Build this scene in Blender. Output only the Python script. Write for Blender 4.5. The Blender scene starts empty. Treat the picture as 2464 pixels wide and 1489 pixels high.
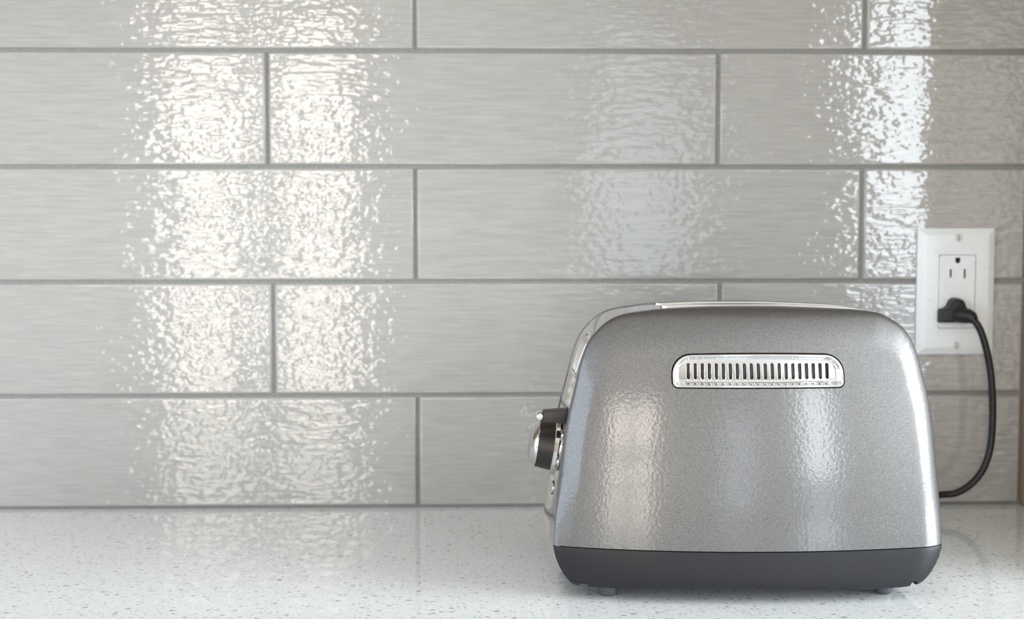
import bpy, bmesh, math, random
from mathutils import Vector, Matrix, noise as mnoise

scene = bpy.context.scene
C = scene.collection
PI = math.pi

# ---------------------------------------------------------------- camera
F_PX, IMG_W = 3000.0, 2464.0
cam_d = bpy.data.cameras.new('camera')
cam = bpy.data.objects.new('camera', cam_d)
C.objects.link(cam)
cam_d.sensor_fit = 'HORIZONTAL'
cam_d.sensor_width = 36.0
cam_d.lens = 36.0 * F_PX / IMG_W
cam_d.clip_start = 0.02
cam_d.clip_end = 50
CAM_PITCH, CAM_YAW, CAM_ROLL = 0.0605, 0.02001, -0.00073
fw = Vector((math.sin(CAM_YAW) * math.cos(CAM_PITCH), math.cos(CAM_YAW) * math.cos(CAM_PITCH), -math.sin(CAM_PITCH)))
rt = Vector((math.cos(CAM_YAW), -math.sin(CAM_YAW), 0))
up = rt.cross(fw)
r2 = rt * math.cos(CAM_ROLL) + up * math.sin(CAM_ROLL)
u2 = -rt * math.sin(CAM_ROLL) + up * math.cos(CAM_ROLL)
M = Matrix((r2, u2, -fw)).transposed().to_4x4()
M.translation = Vector((0, -1.127, 0.24924))
cam.matrix_world = M
cam_d.dof.use_dof = True
cam_d.dof.focus_distance = 0.835
cam_d.dof.aperture_fstop = 7.5
scene.camera = cam

# ---------------------------------------------------------------- world, exposure
w = bpy.data.worlds.new('world')
scene.world = w
w.use_nodes = True
w.node_tree.nodes['Background'].inputs[0].default_value = (0.75, 0.87, 1.0, 1)
w.node_tree.nodes['Background'].inputs[1].default_value = 0.6
vs = scene.view_settings
vs.view_transform = 'Standard'
vs.look = 'None'
vs.gamma = 1.0
vs.use_curve_mapping = False
vs.exposure = 0.18

# ---------------------------------------------------------------- daylight through the room's windows
FAR_Y, LEFT_X, RIGHT_X, CEIL_Z, FLOOR_Z = -4.6, -2.7, 2.9, 1.55, -0.91
def window_light(name, centre, size, facing, radiance, color):
    d = bpy.data.lights.new(name, 'AREA')
    d.shape = 'RECTANGLE'
    d.size, d.size_y = size
    d.energy = radiance * PI * size[0] * size[1]
    d.color = color
    o = bpy.data.objects.new(name, d)
    C.objects.link(o)
    o.location = centre
    f = Vector(facing)
    o.rotation_euler = f.to_track_quat('-Z', 'Y').to_euler()
    return o
WARM, COOL, SKY = (1.0, 0.915, 0.81), (0.84, 0.925, 1.0), (0.66, 0.82, 1.0)
GLOW = 1.0
DOOR_LITES = [(.50, 1.22), (.00, .34), (-.40, -.12), (-.90, -.50)]      # glass lites between the rails
for lx in (-1.275, -.785):
    for z0, z1 in DOOR_LITES:
        window_light('door_glass_light', (lx, FAR_Y + .03, (z0 + z1) / 2), (.31, z1 - z0), (0, 1, 0), 12 * GLOW, WARM)
window_light('window_light', (1.98, FAR_Y + .03, .76), (.46, 1.46), (0, 1, 0), 12 * GLOW, COOL)
window_light('window_light', (1.98, FAR_Y + .03, -.43), (.46, .80), (0, 1, 0), 3.5 * GLOW, SKY)
window_light('window_light', (.72, FAR_Y + .03, .25), (.42, 1.5), (0, 1, 0), 2.8 * GLOW, SKY)
window_light('window_light', (LEFT_X + .03, -2.10, .70), (2.8, 1.4), (1, 0, 0), 3.3 * GLOW, SKY)
window_light('window_light', (RIGHT_X - .03, -1.35, .70), (1.7, 1.4), (-1, 0, 0), 18 * GLOW, COOL)

# ---------------------------------------------------------------- helpers
def link(name, me, mat=None, parent=None, smooth=True, angle=35):
    o = bpy.data.objects.new(name, me)
    C.objects.link(o)
    if mat:
        if me.materials:
            me.materials[0] = mat
        else:
            me.materials.append(mat)
    if parent:
        o.parent = parent
    if smooth:
        finish(me, angle)
    return o
def finish(me, angle=35):
    for p in me.polygons:
        p.use_smooth = True
    me.set_sharp_from_angle(angle=math.radians(angle))
def pydata(name, v, f):
    me = bpy.data.meshes.new(name)
    me.from_pydata([tuple(p) for p in v], [], f)
    me.update()
    return me
def bm_mesh(name, bm, recalc=True):
    if recalc:
        bmesh.ops.recalc_face_normals(bm, faces=bm.faces)
    me = bpy.data.meshes.new(name)
    bm.to_mesh(me)
    bm.free()
    return me
def bm_box(bm, x0, x1, y0, y1, z0, z1, bevel=0, seg=2):
    r = bmesh.ops.create_cube(bm, size=1)
    vs_ = r['verts']
    for v in vs_:
        v.co = Vector((x0 + (v.co.x + .5) * (x1 - x0), y0 + (v.co.y + .5) * (y1 - y0), z0 + (v.co.z + .5) * (z1 - z0)))
    if bevel:
        es = list({e for v in vs_ for e in v.link_edges})
        bmesh.ops.bevel(bm, geom=es, offset=bevel, segments=seg, affect='EDGES', profile=.5)
def box(name, x0, x1, y0, y1, z0, z1, mat, parent=None, bevel=0, seg=2):
    bm = bmesh.new()
    bm_box(bm, x0, x1, y0, y1, z0, z1, bevel, seg)
    return link(name, bm_mesh(name, bm), mat, parent, True, 12)
def prop(o, label=None, category=None, group=None, kind=None):
    if label: o['label'] = label
    if category: o['category'] = category
    if group: o['group'] = group
    if kind: o['kind'] = kind
    return o
def empty(name, loc):
    o = bpy.data.objects.new(name, None)
    o.empty_display_size = .05
    C.objects.link(o)
    o.location = loc
    return o
def tube_geo(pts, rad, n=12, closed=False, cap=True):
    """sweep a circle along pts with parallel transport; rad number or list"""
    pts = [Vector(p) for p in pts]
    N = len(pts)
    rads = rad if isinstance(rad, (list, tuple)) else [rad] * N
    tang = []
    for i in range(N):
        a = pts[(i - 1) % N] if (closed or i > 0) else pts[i]
        b = pts[(i + 1) % N] if (closed or i < N - 1) else pts[i]
        tang.append((b - a).normalized())
    ref = Vector((0, 0, 1)) if abs(tang[0].z) < .9 else Vector((1, 0, 0))
    nrm = (ref - tang[0] * ref.dot(tang[0])).normalized()
    v, f = [], []
    for i in range(N):
        nrm = (nrm - tang[i] * nrm.dot(tang[i])).normalized()
        bi = tang[i].cross(nrm)
        for k in range(n):
            a = 2 * PI * k / n
            v.append(pts[i] + (nrm * math.cos(a) + bi * math.sin(a)) * rads[i])
    M_ = N if closed else N - 1
    for i in range(M_):
        j = (i + 1) % N
        for k in range(n):
            f.append((i * n + k, i * n + (k + 1) % n, j * n + (k + 1) % n, j * n + k))
    if not closed and cap:
        f.append(tuple(range(n - 1, -1, -1)))
        f.append(tuple((N - 1) * n + k for k in range(n)))
    return v, f
def lathe_geo(profile, n, origin, axis, ref):
    """profile: list of (axial, radius)"""
    axis = Vector(axis).normalized()
    ref = Vector(ref)
    e1 = (ref - axis * ref.dot(axis)).normalized()
    e2 = axis.cross(e1)
    o = Vector(origin)
    v, f = [], []
    for a, r in profile:
        for k in range(n):
            t = 2 * PI * k / n
            v.append(o + axis * a + (e1 * math.cos(t) + e2 * math.sin(t)) * r)
    for i in range(len(profile) - 1):
        for k in range(n):
            f.append((i * n + k, i * n + (k + 1) % n, (i + 1) * n + (k + 1) % n, (i + 1) * n + k))
    f.append(tuple(range(n - 1, -1, -1)))
    f.append(tuple((len(profile) - 1) * n + k for k in range(n)))
    return v, f
def fix(me):
    bm = bmesh.new()
    bm.from_mesh(me)
    bmesh.ops.recalc_face_normals(bm, faces=bm.faces)
    bm.to_mesh(me)
    bm.free()
    return me
def geo(name, vf, mat, parent=None, angle=35):
    return link(name, fix(pydata(name, *vf)), mat, parent, True, angle)
def prism(poly_xz, y0, y1):
    n = len(poly_xz)
    v = [(x, y0, z) for x, z in poly_xz] + [(x, y1, z) for x, z in poly_xz]
    f = [tuple(range(n)), tuple(range(2 * n - 1, n - 1, -1))]
    f += [(k, (k + 1) % n, n + (k + 1) % n, n + k) for k in range(n)]
    return v, f
def boolean_cut(o, cutters):
    for c in cutters:
        m = o.modifiers.new('cut', 'BOOLEAN')
        m.operation = 'DIFFERENCE'
        m.solver = 'EXACT'
        m.object = c
    dg = bpy.context.evaluated_depsgraph_get()
    dg.update()
    me = bpy.data.meshes.new_from_object(o.evaluated_get(dg))
    o.modifiers.clear()
    old = o.data
    o.data = me
    bpy.data.meshes.remove(old)
    for c in cutters:
        d = c.data
        bpy.data.objects.remove(c)
        bpy.data.meshes.remove(d)
def catmull(pts, n):
    pts = [Vector(p) for p in pts]
    P = [pts[0] * 2 - pts[1]] + pts + [pts[-1] * 2 - pts[-2]]
    fine = []
    for i in range(1, len(P) - 2):
        for k in range(24):
            t = k / 24
            a, b, c, d = P[i - 1], P[i], P[i + 1], P[i + 2]
            fine.append(.5 * ((2 * b) + (c - a) * t + (2 * a - 5 * b + 4 * c - d) * t * t + (3 * b - a - 3 * c + d) * t ** 3))
    fine.append(pts[-1])
    L = [0]
    for a, b in zip(fine, fine[1:]):
        L.append(L[-1] + (b - a).length)
    out, j = [], 0
    for k in range(n):
        s = L[-1] * k / (n - 1)
        while j < len(L) - 2 and L[j + 1] < s:
            j += 1
        t = (s - L[j]) / max(L[j + 1] - L[j], 1e-12)
        out.append(fine[j].lerp(fine[j + 1], min(max(t, 0), 1)))
    return out

# ---------------------------------------------------------------- materials
class NT:
    def __init__(self, name):
        self.m = bpy.data.materials.new(name)
        self.m.use_nodes = True
        self.t = self.m.node_tree
        self.b = self.t.nodes['Principled BSDF']
    def n(self, typ, **kw):
        nd = self.t.nodes.new(typ)
        for k, v in kw.items():
            if k.startswith('i_'):
                nd.inputs[int(k[2:])].default_value = v
            else:
                setattr(nd, k, v)
        return nd
    def l(self, a, b):
        self.t.links.new(a, b)
    def math(self, op, a, b=None, c=None):
        nd = self.n('ShaderNodeMath', operation=op)
        for i, q in enumerate((a, b, c)):
            if q is None: continue
            if isinstance(q, (int, float)): nd.inputs[i].default_value = q
            else: self.l(q, nd.inputs[i])
        return nd.outputs[0]
    def ramp(self, src, stops):
        nd = self.n('ShaderNodeValToRGB')
        els = nd.color_ramp.elements
        while len(els) < len(stops): els.new(.5)
        for e, (p, c) in zip(els, stops):
            e.position = p
            e.color = (*c, 1) if len(c) == 3 else c
        self.l(src, nd.inputs[0])
        return nd.outputs[0]
    def noise(self, vec, scale=1.0, detail=2.0, rough=.5):
        nd = self.n('ShaderNodeTexNoise')
        nd.inputs['Scale'].default_value = scale
        nd.inputs['Detail'].default_value = detail
        nd.inputs['Roughness'].default_value = rough
        self.l(vec, nd.inputs['Vector'])
        return nd.outputs['Fac']
    def scaled(self, vec, s):
        nd = self.n('ShaderNodeVectorMath', operation='MULTIPLY')
        self.l(vec, nd.inputs[0])
        nd.inputs[1].default_value = s
        return nd.outputs[0]
    def bump(self, h, strength=1.0, dist=1.0):
        nd = self.n('ShaderNodeBump')
        nd.inputs['Strength'].default_value = strength
        nd.inputs['Distance'].default_value = dist
        self.l(h, nd.inputs['Height'])
        return nd.outputs[0]
    def set(self, **kw):
        for k, v in kw.items():
            k = k.replace('_', ' ')
            if isinstance(v, (int, float, tuple)):
                if isinstance(v, tuple) and len(v) == 3: v = (*v, 1)
                self.b.inputs[k].default_value = v
            else:
                self.l(v, self.b.inputs[k])
        return self
def plain(name, col, rough=.5, metal=0.0, **kw):
    q = NT(name)
    q.set(Base_Color=col, Roughness=rough, Metallic=metal, **kw)
    # a trace of wear so no surface is perfectly even
    tc = q.n('ShaderNodeTexCoord')
    ns = q.noise(tc.outputs['Object'], 60, 2)
    q.set(Roughness=q.math('ADD', q.math('MULTIPLY', ns, .06), max(rough - .03, 0.0)))
    return q.m

def tile_material():
    q = NT('glazed_tile')
    tc = q.n('ShaderNodeTexCoord')
    oi = q.n('ShaderNodeObjectInfo')
    comb = q.n('ShaderNodeCombineXYZ')
    for i, k in enumerate((13.7, 29.1, 7.3)):
        q.l(q.math('MULTIPLY', oi.outputs['Random'], k), comb.inputs[i])
    add = q.n('ShaderNodeVectorMath', operation='ADD')
    q.l(tc.outputs['Object'], add.inputs[0]); q.l(comb.outputs[0], add.inputs[1])
    v = add.outputs[0]
    streak = q.noise(q.scaled(v, (48, 48, 240)), 1, 1.0, .5)
    blob = q.noise(q.scaled(v, (130, 130, 190)), 1, 1.0, .5)
    linen = q.noise(q.scaled(v, (30, 30, 520)), 1, 2.0, .6)
    swell = q.noise(q.scaled(v, (7, 7, 14)), 1, 1, .5)
    patch = q.noise(q.scaled(v, (9, 9, 20)), 1, 1, .5)
    pm = q.n('ShaderNodeMapRange'); pm.inputs[1].default_value = .38; pm.inputs[2].default_value = .62
    q.l(patch, pm.inputs[0])
    m1 = q.math('MULTIPLY', streak, q.math('ADD', q.math('MULTIPLY', pm.outputs[0], TILE['streak'] * .7), TILE['streak'] * .55))
    m2 = q.math('MULTIPLY', blob, q.math('SUBTRACT', TILE['blob'] * 1.25, q.math('MULTIPLY', pm.outputs[0], TILE['blob'] * .6)))
    h = q.math('ADD', q.math('ADD', m1, m2), q.math('ADD', q.math('MULTIPLY', linen, TILE['linen']), q.math('MULTIPLY', swell, TILE['swell'])))
    col = q.ramp(linen, [(.3, TILE['dark']), (.7, TILE['light'])])
    q.set(Base_Color=col, Roughness=.05, IOR=1.52, Normal=q.bump(h))
    return q.m
TILE = dict(streak=.00042, blob=.00024, linen=.000010, swell=.0006, dark=(.385, .375, .36), light=(.46, .45, .433))

def quartz_material():
    q = NT('speckled_quartz')
    tc = q.n('ShaderNodeTexCoord')
    v = tc.outputs['Object']
    base = q.ramp(q.noise(v, 220, 3), [(.3, (.79, .81, .815)), (.7, (.88, .90, .905))])
    col = base
    for scale, keep, rad, c in ((270, .82, .33, (.30, .28, .235)), (430, .74, .36, (.40, .385, .345)), (800, .66, .38, (.47, .46, .43))):
        vo = q.n('ShaderNodeTexVoronoi')
        vo.inputs['Scale'].default_value = scale
        wob = q.n('ShaderNodeVectorMath', operation='MULTIPLY')
        q.l(v, wob.inputs[0]); wob.inputs[1].default_value = (.62, 1.0, 1.0)
        q.l(wob.outputs[0], vo.inputs['Vector'])
        sep = q.n('ShaderNodeSeparateColor')
        q.l(vo.outputs['Color'], sep.inputs[0])
        pick = q.math('GREATER_THAN', sep.outputs[0], keep)
        size = q.math('MULTIPLY', q.math('ADD', sep.outputs[1], .22), rad)
        inside = q.math('LESS_THAN', vo.outputs['Distance'], size)
        fac = q.math('MULTIPLY', q.math('MULTIPLY', pick, inside), .75)
        mx = q.n('ShaderNodeMix', data_type='RGBA')
        q.l(fac, mx.inputs[0]); q.l(col, mx.inputs[6]); mx.inputs[7].default_value = (*c, 1)
        col = mx.outputs[2]
    q.set(Base_Color=col, Roughness=.05, IOR=1.66)
    return q.m

def silver_material():
    q = NT('silver_metallic_paint')
    tc = q.n('ShaderNodeTexCoord')
    v = tc.outputs['Object']
    fl = q.noise(v, 1500, 2, .7)
    col = q.ramp(fl, [(.32, (.115, .113, .112)), (.68, (.225, .222, .221))])
    peel = q.noise(v, 420, 1.5)
    fine = q.noise(v, 1700, 1.0)
    q.set(Base_Color=col, Metallic=1.0, Roughness=.52, Coat_Weight=1.0, Coat_Roughness=.13, Coat_IOR=1.5,
          Coat_Normal=q.bump(q.math('MULTIPLY', peel, .00009)), Normal=q.bump(q.math('MULTIPLY', fine, .00003)))
    return q.m
def wood_material(name, dark, light, rough=.35):
    q = NT(name)
    tc = q.n('ShaderNodeTexCoord')
    g = q.noise(q.scaled(tc.outputs['Object'], (60, 60, 3.0)), 1, 4, .6)
    q.set(Base_Color=q.ramp(g, [(.3, dark), (.7, light)]), Roughness=rough)
    return q.m
def grout_material():
    q = NT('grey_grout')
    tc = q.n('ShaderNodeTexCoord')
    g = q.noise(tc.outputs['Object'], 500, 3, .7)
    q.set(Base_Color=q.ramp(g, [(.3, (.23, .23, .22)), (.7, (.32, .32, .305))]), Roughness=.9,
          Normal=q.bump(q.math('MULTIPLY', g, .0004)))
    return q.m
def black_plastic(name, col, rough):
    q = NT(name)
    tc = q.n('ShaderNodeTexCoord')
    v = tc.outputs['Object']
    smear = q.noise(v, 28, 3)
    fine = q.noise(v, 2500, 1)
    q.set(Base_Color=col, Roughness=q.math('ADD', q.math('MULTIPLY', smear, .16), rough - .08), Normal=q.bump(q.math('MULTIPLY', fine, .00001)))
    return q.m

M_TILE = tile_material()
M_GROUT = grout_material()
M_QUARTZ = quartz_material()
M_SILVER = silver_material()
M_CHROME = plain('polished_chrome', (.62, .61, .60), .07, 1.0)
M_CHROME2 = plain('bright_chrome', (.78, .79, .80), .05, 1.0)
M_BASE = black_plastic('charcoal_plastic', (.008, .0085, .012), .48)
M_BLACK = black_plastic('black_brown_plastic', (.014, .011, .009), .42)
M_CORD = black_plastic('black_rubber', (.006, .006, .007), .38)
M_PLUG = black_plastic('plug_rubber', (.012, .012, .014), .45)
M_FOOT = black_plastic('grey_rubber', (.08, .083, .095), .40)
M_WHITE = plain('white_plastic', (.88, .92, .94), .28)
M_SCREW = plain('painted_screw', (.72, .72, .70), .35)
M_DARK = plain('dark_hollow', (.010, .009, .008), .8)
M_LINE = plain('shadow_gap', (.25, .26, .25), .8)
M_FACE = plain('brushed_dial_face', (.45, .50, .56), .25, 1.0)
M_PANEL = wood_material('tan_wood', (.30, .22, .14), (.44, .34, .22), .07)
M_CAB = wood_material('cabinet_wood', (.36, .27, .18), (.46, .36, .25))
M_WALL = plain('wall_paint', (.62, .58, .52), .8)
M_CEIL = plain('ceiling_paint', (.82, .81, .79), .9)
M_FLOOR = wood_material('oak_floor', (.26, .18, .11), (.36, .26, .17), .18)
M_FRAME = plain('window_frame_paint', (.78, .78, .76), .5)

# ---------------------------------------------------------------- the setting
PANEL_X = .4903
box('floor', LEFT_X, RIGHT_X, FAR_Y, .1, FLOOR_Z - .05, FLOOR_Z, M_FLOOR)['kind'] = 'structure'
box('ceiling', LEFT_X, RIGHT_X, FAR_Y, .1, CEIL_Z, CEIL_Z + .05, M_CEIL)['kind'] = 'structure'
box('wall_left', LEFT_X - .08, LEFT_X, FAR_Y, .1, FLOOR_Z, CEIL_Z, M_WALL)['kind'] = 'structure'
box('wall_right', RIGHT_X, RIGHT_X + .08, FAR_Y, .1, FLOOR_Z, CEIL_Z, M_WALL)['kind'] = 'structure'
box('wall_front', LEFT_X, RIGHT_X, FAR_Y - .08, FAR_Y, FLOOR_Z, CEIL_Z, M_WALL)['kind'] = 'structure'
wall = prop(box('wall_back', LEFT_X, RIGHT_X, .0025, .12, FLOOR_Z, CEIL_Z, M_GROUT), kind='structure')

def window_frame(name, x0, x1, z0, z1, mull_x=(), mull_z=(), side=None, rail=.012):
    """frame bars round a glazed opening; side None: far wall, else the x of a side wall"""
    bm = bmesh.new()
    b = .05
    bars = [(x0 - b, x1 + b, z0 - b, z0), (x0 - b, x1 + b, z1, z1 + b), (x0 - b, x0, z0, z1), (x1, x1 + b, z0, z1)]
    bars += [(m - .085, m + .085, z0, z1) for m in mull_x] + [(x0, x1, m - rail, m + rail) for m in mull_z]
    for a, c, d, e in bars:
        if side is None: bm_box(bm, a, c, FAR_Y, FAR_Y + .05, d, e)
        else: bm_box(bm, min(side), max(side), a, c, d, e)
    o = link(name, bm_mesh(name, bm), M_FRAME)
    o['kind'] = 'structure'
window_frame('door_1', -1.43, -.63, -.905, 1.22, mull_x=(-1.03,), mull_z=[(a[0] + b[1]) / 2 for a, b in zip(DOOR_LITES, DOOR_LITES[1:])], rail=.07)
window_frame('window_1', 1.75, 2.21, -.84, 1.49, mull_z=(0,), rail=.03)
window_frame('window_2', .51, .93, -.50, 1.0)
window_frame('window_3', -3.5, -.70, 0, 1.4, side=(LEFT_X, LEFT_X + .05))
window_frame('window_4', -2.2, -.5, 0, 1.4, side=(RIGHT_X, RIGHT_X - .05))

# ---------------------------------------------------------------- tiles, one by one
ROW, JOINT, PITCH = .1032, .0031, .4048
random.seed(4)
row_joint = [-.0632, -.1933, -.0646, -.1965, -.0644, -.1960]
tile_meshes = {}
def tile_mesh(wd, ht):
    key = (round(wd, 5), round(ht, 5))
    if key not in tile_meshes:
        bm = bmesh.new()
        bm_box(bm, -wd / 2, wd / 2, -.004, .0045, -ht / 2, ht / 2)
        front = [e for e in bm.edges if all(v.co.y < 0 for v in e.verts)]
        bmesh.ops.bevel(bm, geom=front, offset=.0021, segments=4, affect='EDGES', profile=.5)
        face = max((q for q in bm.faces if q.normal.y < -.99), key=lambda q: q.calc_area())
        bmesh.ops.inset_individual(bm, faces=[face], thickness=.0004, depth=0)
        me = bm_mesh('tile', bm)
        me.materials.append(M_TILE)
        finish(me, 60)
        tile_meshes[key] = me
    return tile_meshes[key]
for k in range(6):
    z0, z1 = k * ROW + JOINT / 2, (k + 1) * ROW - JOINT / 2
    z1 = min(z1, .602)
    if k == 0: z0 = .0022
    for i in range(-2, 3):
        a = row_joint[k] + (i - 0) * PITCH + JOINT / 2
        b = a + PITCH - JOINT
        b = min(b, PANEL_X - .0012)
        if b - a < .02: continue
        o = bpy.data.objects.new('tile', tile_mesh(b - a, z1 - z0))
        C.objects.link(o)
        o.parent = wall
        o.location = ((a + b) / 2, .004 + random.uniform(-.0002, .0002), (z0 + z1) / 2)
        o.rotation_euler = (random.uniform(-.0012, .0012), 0, random.uniform(-.0012, .0012))

# ---------------------------------------------------------------- cabinets and countertop
uc = empty('upper_cabinet', (-.6, -.165, .604))
uc_body = box('cabinet_body', -1.0, PANEL_X + .6, -.14, .163, .0, .8, M_CAB, uc, .002)
for i in range(3):
    x0 = -1.0 + i * .6967
    box('cabinet_door', x0 + .002, x0 + .6947, -.162, -.141, .002, .798, M_CAB, uc, .003)
prop(uc, 'tan wooden upper cabinet mounted above the tiled backsplash', 'cabinet')
sp = box('side_panel', PANEL_X, PANEL_X + .02, -.27, .0024, .0005, .603, M_PANEL, None, .0008)
prop(sp, 'brown wooden end panel at the right end of the tiled backsplash', 'panel')
ct = box('countertop', -1.9, 1.2, -.64, .0020, -.032, 0, M_QUARTZ, None, .002)
prop(ct, 'white speckled quartz countertop with glossy polished surface', 'countertop')
bc = empty('base_cabinet', (-.35, -.31, FLOOR_Z))
box('cabinet_body', -1.5, 1.5, -.28, .31, .10, -FLOOR_Z - .0325, M_CAB, bc, .002)
box('toe_kick', -1.5, 1.5, -.22, .31, 0, .0995, M_DARK, bc)
for i in range(5):
    box('cabinet_door', -1.498 + i * .6, -.902 + i * .6, -.302, -.281, .11, .86, M_CAB, bc, .003)
prop(bc, 'tan wooden base cabinets carrying the quartz countertop', 'cabinet')

# ---------------------------------------------------------------- toaster
TX, TY = .1775, -.232
YB = .0548                     # half depth of the chrome middle body
ZS = .0372                    # seam between silver shell and charcoal base
toaster = empty('toaster', (TX, TY, 0))
prop(toaster, 'silver two-slice toaster with chrome body and charcoal base on the countertop', 'toaster')

OUT = [(-.1324, .0372), (-.1312, .0558), (-.1294, .0766), (-.1267, .0985), (-.1233, .1205), (-.1175, .1442), (-.1136, .1605),
       (-.1092, .1723), (-.1040, .1802), (-.0972, .1870), (-.0895, .1918), (-.0805, .1945), (-.0690, .1962), (-.0568, .1976), (-.0279, .1990), (.0008, .1994),
       (.0295, .1990), (.0681, .1974), (.0828, .1963), (.0910, .1947), (.0975, .1920), (.1064, .1866), (.1126, .1793), (.1161, .1720),
       (.1190, .1630), (.1212, .1530), (.1243, .1400), (.1266, .1258), (.1294, .0973), (.1315, .0687), (.1325, .0372)]
OUT = [(x + (.0020 if x > .085 else 0), z) for x, z in OUT]
NS = 220
outl = catmull([(x, 0, z) for x, z in OUT], NS)
def out_normals(pl):
    res = []
    for i in range(len(pl)):
        a, b = pl[max(i - 1, 0)], pl[min(i + 1, len(pl) - 1)]
        t = (b - a).normalized()
        res.append(Vector((-t.z, 0, t.x)))
    # smooth a little
    for _ in range(3):
        res = [((res[max(i - 1, 0)] + res[i] * 2 + res[min(i + 1, len(res) - 1)]).normalized()) for i in range(len(res))]
    return res
outn = out_normals(outl)
def sstep(t):
    t = min(max(t, 0), 1)
    return t * t * (3 - 2 * t)
def half_depth(z):
    # the body narrows towards the top
    h = max(z - ZS, 0)
    return YB - .006 * sstep(h / .05) - .50 * h ** 2
def shell_y(x, z, d, nz=0.0):
    r = .017 + .009 * max(nz, 0) ** 2
    k = min(d, r) / r
    up_ = sstep((z - .04) / .12)
    h = max(z - ZS, 0)
    u = (x - .009) / .115
    sag = (.0118 + .0012 * up_) * u * u + (.0012 * u ** 4 if u < 0 else 0)
    p = .0768 - .95 * h * h - half_depth(z) - sag
    p = .0020 + .5 * ((p - .0020) + math.sqrt((p - .0020) ** 2 + .0025 ** 2))
    return -half_depth(z) - p * math.sqrt(max(1 - (1 - k) ** 2, 0))
cen = Vector((0.0, 0, ZS))
TR = [0, .0008, .002, .004, .007, .011, .016, .022, .029, .037, .046, .056, .068, .082, .098, .116, .137, .16, .185, .212, .24, .27, .30,
      .33, .36, .39, .42, .45, .48, .52, .56, .6, .65, .7, .76, .82, .88, .94]
def shell_mesh():
    v, f = [], []
    # a closed lip behind, then rings towards the middle
    for i in range(NS):
        p = outl[i]
        v.append(Vector((p.x, -half_depth(p.z) + .003, p.z)))
    for t in TR:
        for i in range(NS):
            o, n = outl[i], outn[i]
            p = cen + (o - cen) * (1 - t)
            d = t * max(n.dot(o - cen), .05)
            v.append(Vector((p.x, shell_y(p.x, p.z, d, n.z), p.z)))
    rings = len(TR) + 1
    for r in range(rings - 1):
        for i in range(NS - 1):
            f.append((r * NS + i, r * NS + i + 1, (r + 1) * NS + i + 1, (r + 1) * NS + i))
    c = len(v)
    v.append(Vector((cen.x, shell_y(cen.x, cen.z, .13), cen.z)))
    b = (rings - 1) * NS
    for i in range(NS - 1):
        f.append((b + i, b + i + 1, c))
    # bottom face (along the seam) and rear face close the solid
    bottom = [r * NS for r in range(rings)] + [c] + [r * NS + NS - 1 for r in range(rings - 1, -1, -1)]
    f.append(tuple(bottom))
    f.append(tuple(range(NS)))
    return fix(pydata('side_shell', v, f))

def dshape(cx, hw, zb, zt, rb, rtop, arch=.0006, seg=10):
    pts = []
    def arc(ox, oz, r, a0, a1):
        for k in range(seg + 1):
            a = a0 + (a1 - a0) * k / seg
            pts.append((ox + r * math.cos(a), oz + r * math.sin(a)))
    arc(cx - hw + rb, zb + rb, rb, PI, 1.5 * PI)
    for k in range(1, 24): pts.append((cx - hw + rb + (2 * hw - 2 * rb) * k / 24, zb))
    arc(cx + hw - rb, zb + rb, rb, 1.5 * PI, 2 * PI)
    arc(cx + hw - rtop, zt - rtop, rtop, 0, .5 * PI)
    for k in range(1, 24):
        u = 1 - k / 24
        pts.append((cx - hw + rtop + (2 * hw - 2 * rtop) * u, zt + arch * (1 - (2 * u - 1) ** 2)))
    arc(cx - hw + rtop, zt - rtop, rtop, .5 * PI, PI)
    return pts
VENT_FLOOR = .0515
VC, VHW, VZ0, VZ1 = .0054, .0586, .1452, .1685
def vent_y(x, z):
    # depth of the shell front around the vent
    return shell_y(x, z, min(.132 - abs(x), .1985 - z), 1.0 if .1985 - z < .132 - abs(x) else 0)
shell_front = link('side_shell', shell_mesh(), M_SILVER, toaster, False)
shell_back_me = shell_front.data.copy()
bm = bmesh.new(); bm.from_mesh(shell_back_me)
for vv in bm.verts: vv.co.y = -vv.co.y
bmesh.ops.reverse_faces(bm, faces=bm.faces)
bm.to_mesh(shell_back_me); bm.free()
shell_back = link('side_shell', shell_back_me, M_SILVER, toaster, True, 50)
cut = link('cutter', fix(pydata('cutter', *prism(dshape(VC, VHW, VZ0, VZ1, .0045, .0135), -.11, -VENT_FLOOR))), None, toaster, False)
bpy.context.view_layer.update()
boolean_cut(shell_front, [cut])
finish(shell_front.data, 40)
shell_front['label'] = 'silver metallic side shell facing the room'
shell_back['label'] = 'silver metallic side shell facing the wall'

# vent: rim, tray wall, slotted plate
vent = link('vent', None or pydata('vent', [], []), M_CHROME2, toaster, False)
def vent_tray():
    v, f = [], []
    prof = [(-.0006, .0030), (-.0006, .0002), (-.0010, -.0006), (-.0017, -.0009), (-.0024, -.0006), (-.0028, .0002), (-.0030, .0014), (-.0038, .0026), (-.0050, .0034), (-.0054, .0036)]
    rings = []
    for off, dy in prof:
        ring = dshape(VC, VHW + off, VZ0 - off, VZ1 + off, max(.0045 + off, .001), .0135 + off)
        rings.append([(x, vent_y(x, z) + dy, z) for x, z in ring])
    n = len(rings[0])
    for r in rings: v += r
    for i in range(len(rings) - 1):
        for k in range(n):
            f.append((i * n + k, i * n + (k + 1) % n, (i + 1) * n + (k + 1) % n, (i + 1) * n + k))
    return v, f
tray = geo('vent_rim', vent_tray(), M_CHROME2, toaster, 60)
bpy.data.objects.remove(vent)
def stadium(cx, z0, z1, r, seg=7):
    p = []
    for k in range(seg + 1):
        a = PI * k / seg
        p.append((cx + r * math.cos(a), z1 - r + r * math.sin(a)))
    for k in range(seg + 1):
        a = PI + PI * k / seg
        p.append((cx + r * math.cos(a), z0 + r + r * math.sin(a)))
    return p
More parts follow.
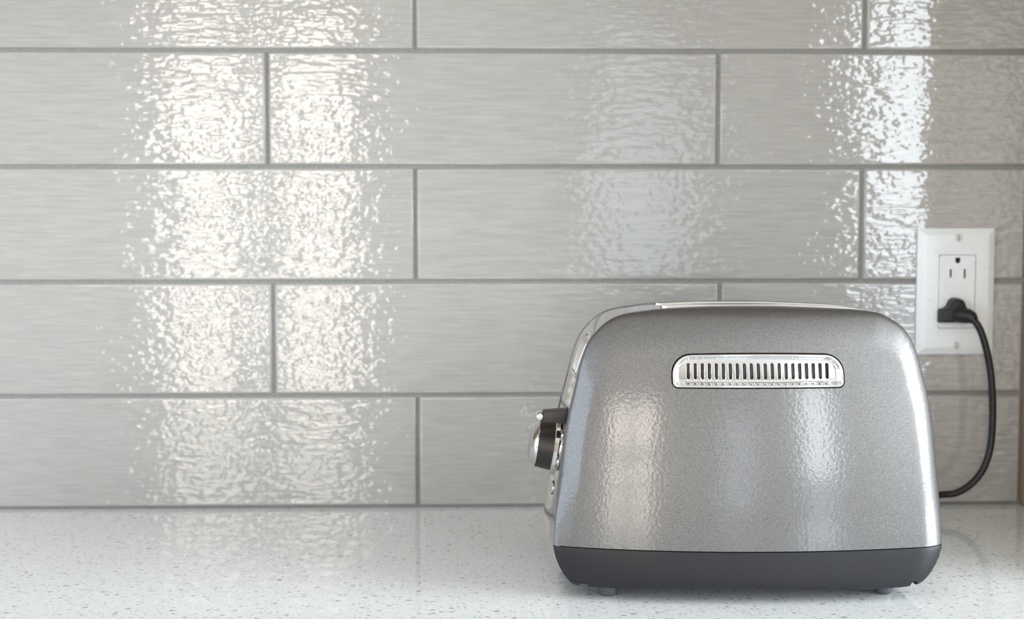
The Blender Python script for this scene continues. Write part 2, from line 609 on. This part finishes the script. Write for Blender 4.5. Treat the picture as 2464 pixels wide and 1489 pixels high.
def vent_plate():
    off = -.0050
    bm = bmesh.new()
    PD = .0036
    def loop(pts):
        vs_ = [bm.verts.new((x, 0, z)) for x, z in pts]
        return [bm.edges.new((vs_[i], vs_[(i + 1) % len(vs_)])) for i in range(len(vs_))]
    edges = loop(dshape(VC, VHW + off, VZ0 - off, VZ1 + off, .0018, .0085))
    holes = []
    cxs = [-.0413 + i * .004705 for i in range(21)]
    for cx in cxs:
        h = loop(stadium(cx, .1511, .1616, .00098))
        edges += h
        holes += h
    bmesh.ops.triangle_fill(bm, use_beauty=True, use_dissolve=False, edges=edges)
    bmesh.ops.recalc_face_normals(bm, faces=bm.faces)
    ex = bmesh.ops.extrude_edge_only(bm, edges=holes)
    for g in ex['geom']:
        if isinstance(g, bmesh.types.BMVert): g.co.y = .0016
    for vv in bm.verts:
        vv.co.y += vent_y(vv.co.x, vv.co.z) + PD
    me = bm_mesh('t', bm)
    v = [tuple(q.co) for q in me.vertices]
    f = [tuple(p.vertices) for p in me.polygons]
    for cx in cxs:                                   # pressed lips round the slots
        tv, tf = tube_geo([(x, vent_y(x, z) + PD - .00002, z) for x, z in stadium(cx, .1508, .1619, .00126)], .00032, 6, True)
        b = len(v)
        v += tv
        f += [tuple(b + i for i in q) for q in tf]
    return v, f
pl = link('vent_plate', pydata('vent_plate', *vent_plate()), M_CHROME2, toaster, True, 40)
pl['label'] = 'chrome vent plate with a row of upright slots'

# chrome middle body
LOW_L = [(-.1225, .0125), (-.1262, .0175), (-.1296, .0240), (-.1316, .0305)]
LOW_R = [(.1300, .0325), (.1255, .0290), (.1200, .0260), (.1130, .0240)]
NB = 260
bout = catmull([(x, 0, z) for x, z in LOW_L + OUT + LOW_R], NB)
bnrm = out_normals(bout)
VS_ = [-1, -.995, -.985, -.965, -.93, -.87, -.78, -.65, -.5, -.33, -.16, 0, .16, .33, .5, .65, .78, .87, .93, .965, .985, .995, 1]
def band_pt(i, vv):
    o, n = bout[i], bnrm[i]
    side = abs(n.x)
    bulge = .0004 + side * .0045 * sstep((.12 - o.z) / .08)
    off = bulge * (1 - vv * vv) - .0006 - .0016 * abs(vv) ** 30
    return Vector((o.x + n.x * off, vv * (half_depth(o.z) + .001), o.z + n.z * off))
def band_mesh():
    v, f = [], []
    m = len(VS_)
    for i in range(NB):
        for q in VS_:
            v.append(band_pt(i, q))
    for i in range(NB - 1):
        for k in range(m - 1):
            f.append((i * m + k, i * m + k + 1, (i + 1) * m + k + 1, (i + 1) * m + k))
    for k in range(m - 1):
        f.append(((NB - 1) * m + k, (NB - 1) * m + k + 1, k + 1, k))
    f.append(tuple(i * m for i in range(NB)))
    f.append(tuple(i * m + m - 1 for i in range(NB)))
    return fix(pydata('chrome_body', v, f))
band = link('chrome_body', band_mesh(), M_CHROME, toaster, False)
def slot_cutter(x0, x1, y0, y1):
    # flared mouth above, straight shaft below
    def rr(e, n=8):
        r = .006 + e
        p = []
        for ox, oy, a0 in ((x1 - .006, y1 - .006, 0), (x0 + .006, y1 - .006, .5 * PI), (x0 + .006, y0 + .006, PI), (x1 - .006, y0 + .006, 1.5 * PI)):
            for k in range(n + 1):
                a = a0 + .5 * PI * k / n
                p.append((ox + r * math.cos(a), oy + r * math.sin(a)))
        return p
    v, f = [], []
    levels = [(0, .09), (0, .186), (.0004, .1905), (.0012, .194), (.0020, .1960), (.0026, .1985), (.0026, .21)]
    for e, z in levels:
        v += [(x, y, z) for x, y in rr(e)]
    n = len(rr(0))
    for i in range(len(levels) - 1):
        for k in range(n):
            f.append((i * n + k, i * n + (k + 1) % n, (i + 1) * n + (k + 1) % n, (i + 1) * n + k))
    f.append(tuple(range(n - 1, -1, -1)))
    f.append(tuple((len(levels) - 1) * n + k for k in range(n)))
    return link('cutter', fix(pydata('cutter', v, f)), None, toaster, False)
c1 = slot_cutter(-.053, .096, -.0290, -.0060)
c2 = slot_cutter(-.053, .096, .0060, .0290)
bpy.context.view_layer.update()
boolean_cut(band, [c1, c2])
finish(band.data, 40)
band['label'] = 'polished chrome body with two bread slots in its top'

# end vent set into the left shoulder of the chrome body
def band_frame(z):
    i = min(range(NB // 2), key=lambda j: abs(bout[j].z - z))
    t = (bout[i + 2] - bout[i - 2]).normalized()
    return bout[i], bnrm[i], t
def band_surface(z, y, lift):
    i = min(range(NB // 2), key=lambda j: abs(bout[j].z - z))
    a = i if bout[i].z <= z else i - 1
    t = (z - bout[a].z) / max(bout[a + 1].z - bout[a].z, 1e-9)
    p = band_pt(a, y / half_depth(z)).lerp(band_pt(a + 1, y / half_depth(z)), t)
    n = bnrm[a].lerp(bnrm[a + 1], t).normalized()
    return Vector((p.x, y, p.z)) + n * lift
def end_pill(off, lift, n=28):
    yc, hw, z0, z1 = -.019, .0185, .1500, .1795
    r = .008
    pts = []
    for (oy, oz, a0) in ((yc + hw - r, z1 - r, 0), (yc - hw + r, z1 - r, .5 * PI), (yc - hw + r, z0 + r, PI), (yc + hw - r, z0 + r, 1.5 * PI)):
        for k in range(n // 4 + 1):
            a = a0 + .5 * PI * k / (n // 4)
            pts.append((oy + (r + off) * math.cos(a), oz + (r + off) * math.sin(a)))
    return [band_surface(z, y, lift) for y, z in pts]
def end_vent_geo():
    v, f = [], []
    rings = [end_pill(.0014, -.0006), end_pill(.0010, .0006), end_pill(.0002, .0010), end_pill(-.0008, .0005), end_pill(-.0012, .0002)]
    n = len(rings[0])
    for r in rings: v += r
    for i in range(len(rings) - 1):
        for k in range(n):
            f.append((i * n + k, i * n + (k + 1) % n, (i + 1) * n + (k + 1) % n, (i + 1) * n + k))
    return v, f
ev = geo('end_vent', end_vent_geo(), M_CHROME, toaster, 60)
for k in range(5):
    y = -.019 + (k - 2) * .0062
    pts = [band_surface(.1535 + (.1760 - .1535) * j / 8, y, .0004) for j in range(9)]
    geo('vent_bar', tube_geo(pts, .0011, 8), M_CHROME, ev)
ev['label'] = 'small chrome vent on the rounded shoulder'

# charcoal base
def base_mesh():
    prof = [(0, 1.0, 1.0), (.04, 1.002, 1.0), (.12, .999, 1.0), (.30, .990, 1.0), (.5, .973, .999), (.68, .953, .997), (.82, .932, .994), (.92, .913, .989), (.98, .896, .980), (1.0, .876, .966)]
    n = 72
    xs = [-math.cos(PI * k / n) for k in range(n + 1)]
    plan = []
    for u in xs:
        x = u * .1322 + .0022 * max(u, 0) ** 6
        plan.append((x, shell_y(x, ZS, .1322 * (1 - abs(u)))))
    plan = plan + [(x, -y) for x, y in reversed(plan)]
    m = len(plan)
    v, f = [], []
    for t, lx, ly in prof:
        for x, y in plan:
            X = x * lx
            zb = .0088 + .0032 * max(0, 1 - (x / .095) ** 2) ** .8
            v.append((X, y * ly, (ZS - .0007) * (1 - t) + zb * t))
    for i in range(len(prof) - 1):
        for k in range(m):
            f.append((i * m + k, i * m + (k + 1) % m, (i + 1) * m + (k + 1) % m, (i + 1) * m + k))
    # flat-ish top and bottom as strips between front and back edges
    h = m // 2
    for lev in (0, len(prof) - 1):
        b = lev * m
        for k in range(h - 1):
            f.append((b + k, b + k + 1, b + m - 2 - k, b + m - 1 - k))
    return fix(pydata('base', v, f))
base = link('base', base_mesh(), M_BASE, toaster, False)
cutters = []
for sx in (-1, 1):
    c = link('cutter', fix(pydata('cutter', *lathe_geo([(0, .0030), (.05, .0030)], 20, (sx * .1125 + .001, -.10, .0100), (0, 1, 0), (1, 0, 0)))), None, toaster, False)
    c.data.transform(Matrix.Identity(4))
    cutters.append(c)
bpy.context.view_layer.update()
boolean_cut(base, cutters)
finish(base.data, 40)
base['label'] = 'charcoal plastic base'
foot_prof = [(0, .0050), (.0008, .0059), (.0022, .0062), (.013, .0062)]
foot_me = None
for fx in (-.0945, .0975):
    for fy in (-.0463, .0463):
        v, f = lathe_geo(foot_prof, 28, (0, 0, 0), (0, 0, 1), (1, 0, 0))
        if foot_me is None:
            foot_me = fix(pydata('foot', v, f)); foot_me.materials.append(M_FOOT); finish(foot_me, 40)
        o = bpy.data.objects.new('foot', foot_me); C.objects.link(o); o.parent = toaster; o.location = (fx, fy, 0)

# browning dial
ax = Vector((-math.cos(.14), 0, math.sin(.14)))
kc = band_surface(.0972, 0.0, 0.0) + Vector((-.002, -.004, 0))
dial = geo('dial', lathe_geo([(-.003, .0180), (.0005, .0184), (.0020, .0182), (.0120, .0169), (.0122, .0160)], 56, kc, ax, (0, 1, 0)), M_BLACK, toaster, 40)
dial['label'] = 'black browning dial with chrome cap'
cap = geo('dial_cap', lathe_geo([(.0105, .0163), (.0125, .0163), (.0132, .0159), (.0170, .0124), (.0172, .0120)], 56, kc, ax, (0, 1, 0)), M_CHROME, dial, 25)
geo('dial_face', lathe_geo([(.0168, .0119), (.0173, .0119), (.0180, .0085), (.0183, .0030)], 48, kc, ax, (0, 1, 0)), M_FACE, dial, 60)
geo('dial_collar', lathe_geo([(-.002, .0215), (.0006, .0213), (.0012, .0205), (.0012, .0180)], 56, kc, ax, (0, 1, 0)), M_CHROME, dial, 30)

# lever
LZ = .1228
lp = band_surface(LZ, -.036, 0)
def lever_geo(prof, y0, y1, bev):
    bm = bmesh.new()
    n = len(prof)
    a = [bm.verts.new((x, y0, z)) for x, z in prof]
    b = [bm.verts.new((x, y1, z)) for x, z in prof]
    bm.faces.new(a); bm.faces.new(list(reversed(b)))
    for k in range(n): bm.faces.new((a[k], b[k], b[(k + 1) % n], a[(k + 1) % n]))
    bmesh.ops.recalc_face_normals(bm, faces=bm.faces)
    bmesh.ops.bevel(bm, geom=list(bm.edges), offset=bev, segments=2, affect='EDGES', profile=.5)
    return bm_mesh('lever', bm)
X0 = lp.x
lev = link('lever', lever_geo([(X0 + .003, LZ - .0052), (X0 - .0165, LZ - .0033), (X0 - .0165, LZ + .0040), (X0 - .002, LZ + .0050), (X0 + .003, LZ + .0050)], -.0405, -.0275, .0006), M_BLACK, toaster, True, 40)
lev['label'] = 'black push-down lever with chrome edge'
geo('lever_tip', tube_geo([(X0 - .0186, -.0402 + .0124 * (.5 - .5 * math.cos(PI * k / 12)), LZ + .0003) for k in range(13)], [.0036 * max(math.sin(PI * k / 12), .02) ** .55 for k in range(13)], 16), M_CHROME2, lev)
box('lever_stem', X0 + .0002, X0 + .0052, -.0415, -.0265, LZ - .0056, LZ + .0050, M_BLACK, lev, .0005)

# buttons beside the dial
for bz in (.1085, .0900, .0712):
    p = band_surface(bz, -.029, 0)
    b = geo('button', lathe_geo([(-.002, .0041), (.0002, .0041), (.0006, .0038), (.0007, .0030), (.0003, .0026), (.0010, .0018), (.0011, .0004)], 28, p, (ax.x, -.12, ax.z), (0, 1, 0)), M_CHROME2, toaster, 30)
    geo('button_gap', lathe_geo([(-.002, .0050), (.00035, .0049), (.0004, .0042)], 28, p, (ax.x, -.12, ax.z), (0, 1, 0)), M_DARK, b, 30)

# ---------------------------------------------------------------- wall outlet
OX, OZ = .4258, .1968
outlet = empty('wall_outlet', (OX, 0, OZ))
prop(outlet, 'white wall outlet with screwed cover plate in the tiled backsplash', 'outlet')
def plate_geo():
    bm = bmesh.new()
    hw, hh = .0353, .0575
    rings = [(0, 0, .0), (.0, 0, -.0022), (.0006, .0006, -.0030), (.0060, .0060, -.0058), (.0075, .0075, -.0062)]
    vr = []
    for a, b, y in rings:
        vr.append([bm.verts.new((sx * (hw - a), y, sz * (hh - b))) for sx, sz in ((-1, -1), (1, -1), (1, 1), (-1, 1))])
    for p, q in zip(vr, vr[1:]):
        for k in range(4):
            bm.faces.new((p[k], p[(k + 1) % 4], q[(k + 1) % 4], q[k]))
    # opening
    ow, oh = .0168, .0336
    inn = [bm.verts.new((sx * ow, -.0062, sz * oh)) for sx, sz in ((-1, -1), (1, -1), (1, 1), (-1, 1))]
    deep = [bm.verts.new((sx * ow, -.0035, sz * oh)) for sx, sz in ((-1, -1), (1, -1), (1, 1), (-1, 1))]
    q = vr[-1]
    for k in range(4):
        bm.faces.new((q[k], q[(k + 1) % 4], inn[(k + 1) % 4], inn[k]))
        bm.faces.new((inn[k], inn[(k + 1) % 4], deep[(k + 1) % 4], deep[k]))
    bm.faces.new(deep)
    return bm_mesh('cover_plate', bm)
link('cover_plate', plate_geo(), M_WHITE, outlet, True, 20)
def recept():
    bm = bmesh.new()
    def rrect(hw, hh, r, n=5):
        p = []
        for ox, oz, a0 in ((hw - r, hh - r, 0), (-hw + r, hh - r, .5 * PI), (-hw + r, -hh + r, PI), (hw - r, -hh + r, 1.5 * PI)):
            for k in range(n + 1):
                a = a0 + .5 * PI * k / n
                p.append((ox + r * math.cos(a), oz + r * math.sin(a)))
        return p
    def loop(pts, y):
        vs_ = [bm.verts.new((x, y, z)) for x, z in pts]
        return vs_, [bm.edges.new((vs_[i], vs_[(i + 1) % len(vs_)])) for i in range(len(vs_))]
    Y = -.0072
    outer, e = loop(rrect(.0157, .0325, .0018), Y)
    o2, _ = loop(rrect(.0162, .0330, .0022), Y + .0007)
    o3, _ = loop(rrect(.0162, .0330, .0022), -.0036)
    edges = list(e); holes = []
    slots = []
    for cz, flip in ((.0168, 1), (-.0200, 1)):
        slots.append([(-.0071, cz - .0040), (-.0053, cz - .0040), (-.0053, cz + .0034), (-.0071, cz + .0034)])
        slots.append([(.0056, cz - .0048), (.0074, cz - .0048), (.0074, cz + .0038), (.0056, cz + .0038)])
        g = [(-.0024, cz + .0140), (-.0024, cz + .0112)] + [(-.0024 * math.cos(PI * k / 8), cz + .0112 - .0024 * math.sin(PI * k / 8)) for k in range(1, 8)] + [(.0024, cz + .0112), (.0024, cz + .0140)]
        slots.append(g)
    for s in slots:
        _, he = loop(s, Y)
        edges += he; holes += he
    bmesh.ops.triangle_fill(bm, use_beauty=True, use_dissolve=False, edges=edges)
    ex = bmesh.ops.extrude_edge_only(bm, edges=holes)
    for gme in ex['geom']:
        if isinstance(gme, bmesh.types.BMVert): gme.co.y = -.0040
    n = len(outer)
    for k in range(n):
        bm.faces.new((outer[k], outer[(k + 1) % n], o2[(k + 1) % n], o2[k]))
        bm.faces.new((o2[k], o2[(k + 1) % n], o3[(k + 1) % n], o3[k]))
    return bm_mesh('receptacle', bm), slots
rme, rslots = recept()
rec = link('receptacle', rme, M_WHITE, outlet, True, 25)
for s in rslots:                                     # near-black blocks fill the holes, standing in for their shade
    xs_, zs_ = [p[0] for p in s], [p[1] for p in s]
    box('hole_shade', min(xs_) - .0002, max(xs_) + .0002, -.0060, -.0042, min(zs_) - .0002, max(zs_) + .0002, M_DARK, rec)
for sz in (.0488, -.0488):
    sc = geo('plate_screw', lathe_geo([(-.0, .0034), (.0012, .0034), (.0017, .0028), (.0018, .0004)], 28, (0, -.0058, sz), (0, -1, 0), (1, 0, 0)), M_SCREW, outlet, 30)
    box('screw_slot', -.00045, .00045, -.00785, -.0072, sz - .0028, sz + .0028, M_LINE, sc)

# ---------------------------------------------------------------- power cord and plug
cord_root = empty('power_cord', (.4236, -.0072, .1745))
prop(cord_root, 'black power cord looping from the toaster up to the wall outlet', 'cord')
CO = Vector(cord_root.location)
cp = [(.300, -.150, .026), (.325, -.110, .0205), (.360, -.060, .0172), (.384, -.040, .0163), (.4062, -.034, .0167), (.4181, -.034, .0181), (.431, -.034, .0256), (.4419, -.034, .039), (.4479, -.034, .0577), (.4496, -.034, .0801),
      (.4490, -.034, .1061), (.4466, -.034, .1284), (.4421, -.034, .1488), (.4370, -.0335, .1640), (.4318, -.031, .1728), (.4270, -.0255, .1760)]
cpts = catmull([Vector(p) - CO for p in cp], 110)
geo('cord', tube_geo(cpts, .0031, 16), M_CORD, cord_root)
def plug_geo():
    poly = [(.4092, .1686), (.4340, .1686), (.4350, .1700), (.4350, .1805), (.4330, .1818), (.4308, .1832), (.4290, .1885), (.4268, .1908), (.4235, .1916), (.4200, .1912), (.4175, .1893), (.4150, .1840), (.4125, .1822), (.4092, .1815), (.4080, .1800), (.4080, .1700)]
    poly = [(x - CO.x, z - CO.z) for x, z in poly]
    bm = bmesh.new()
    a = [bm.verts.new((x, 0, z)) for x, z in poly]
    cx = sum(p[0] for p in poly) / len(poly); cz = sum(p[1] for p in poly) / len(poly)
    b = [bm.verts.new((cx + (x - cx) * .90, -.0135, cz + (z - cz) * .90)) for x, z in poly]
    bm.faces.new(a); bm.faces.new(list(reversed(b)))
    n = len(poly)
    for k in range(n): bm.faces.new((a[k], a[(k + 1) % n], b[(k + 1) % n], b[k]))
    bmesh.ops.recalc_face_normals(bm, faces=bm.faces)
    es = [e for e in bm.edges if all(v.co.y < -.01 for v in e.verts)]
    bmesh.ops.bevel(bm, geom=es, offset=.0018, segments=3, affect='EDGES', profile=.5)
    return bm_mesh('plug', bm)
plug = link('plug', plug_geo(), M_PLUG, cord_root, True, 50)
geo('strain_relief', tube_geo([Vector(p) - CO for p in ((.4215, -.0165, .1760), (.4250, -.0215, .1762), (.4290, -.0265, .1758), (.4310, -.0290, .1745), (.4325, -.0310, .1722))], [.0066, .0070, .0066, .0056, .0040], 20), M_PLUG, plug, 60)
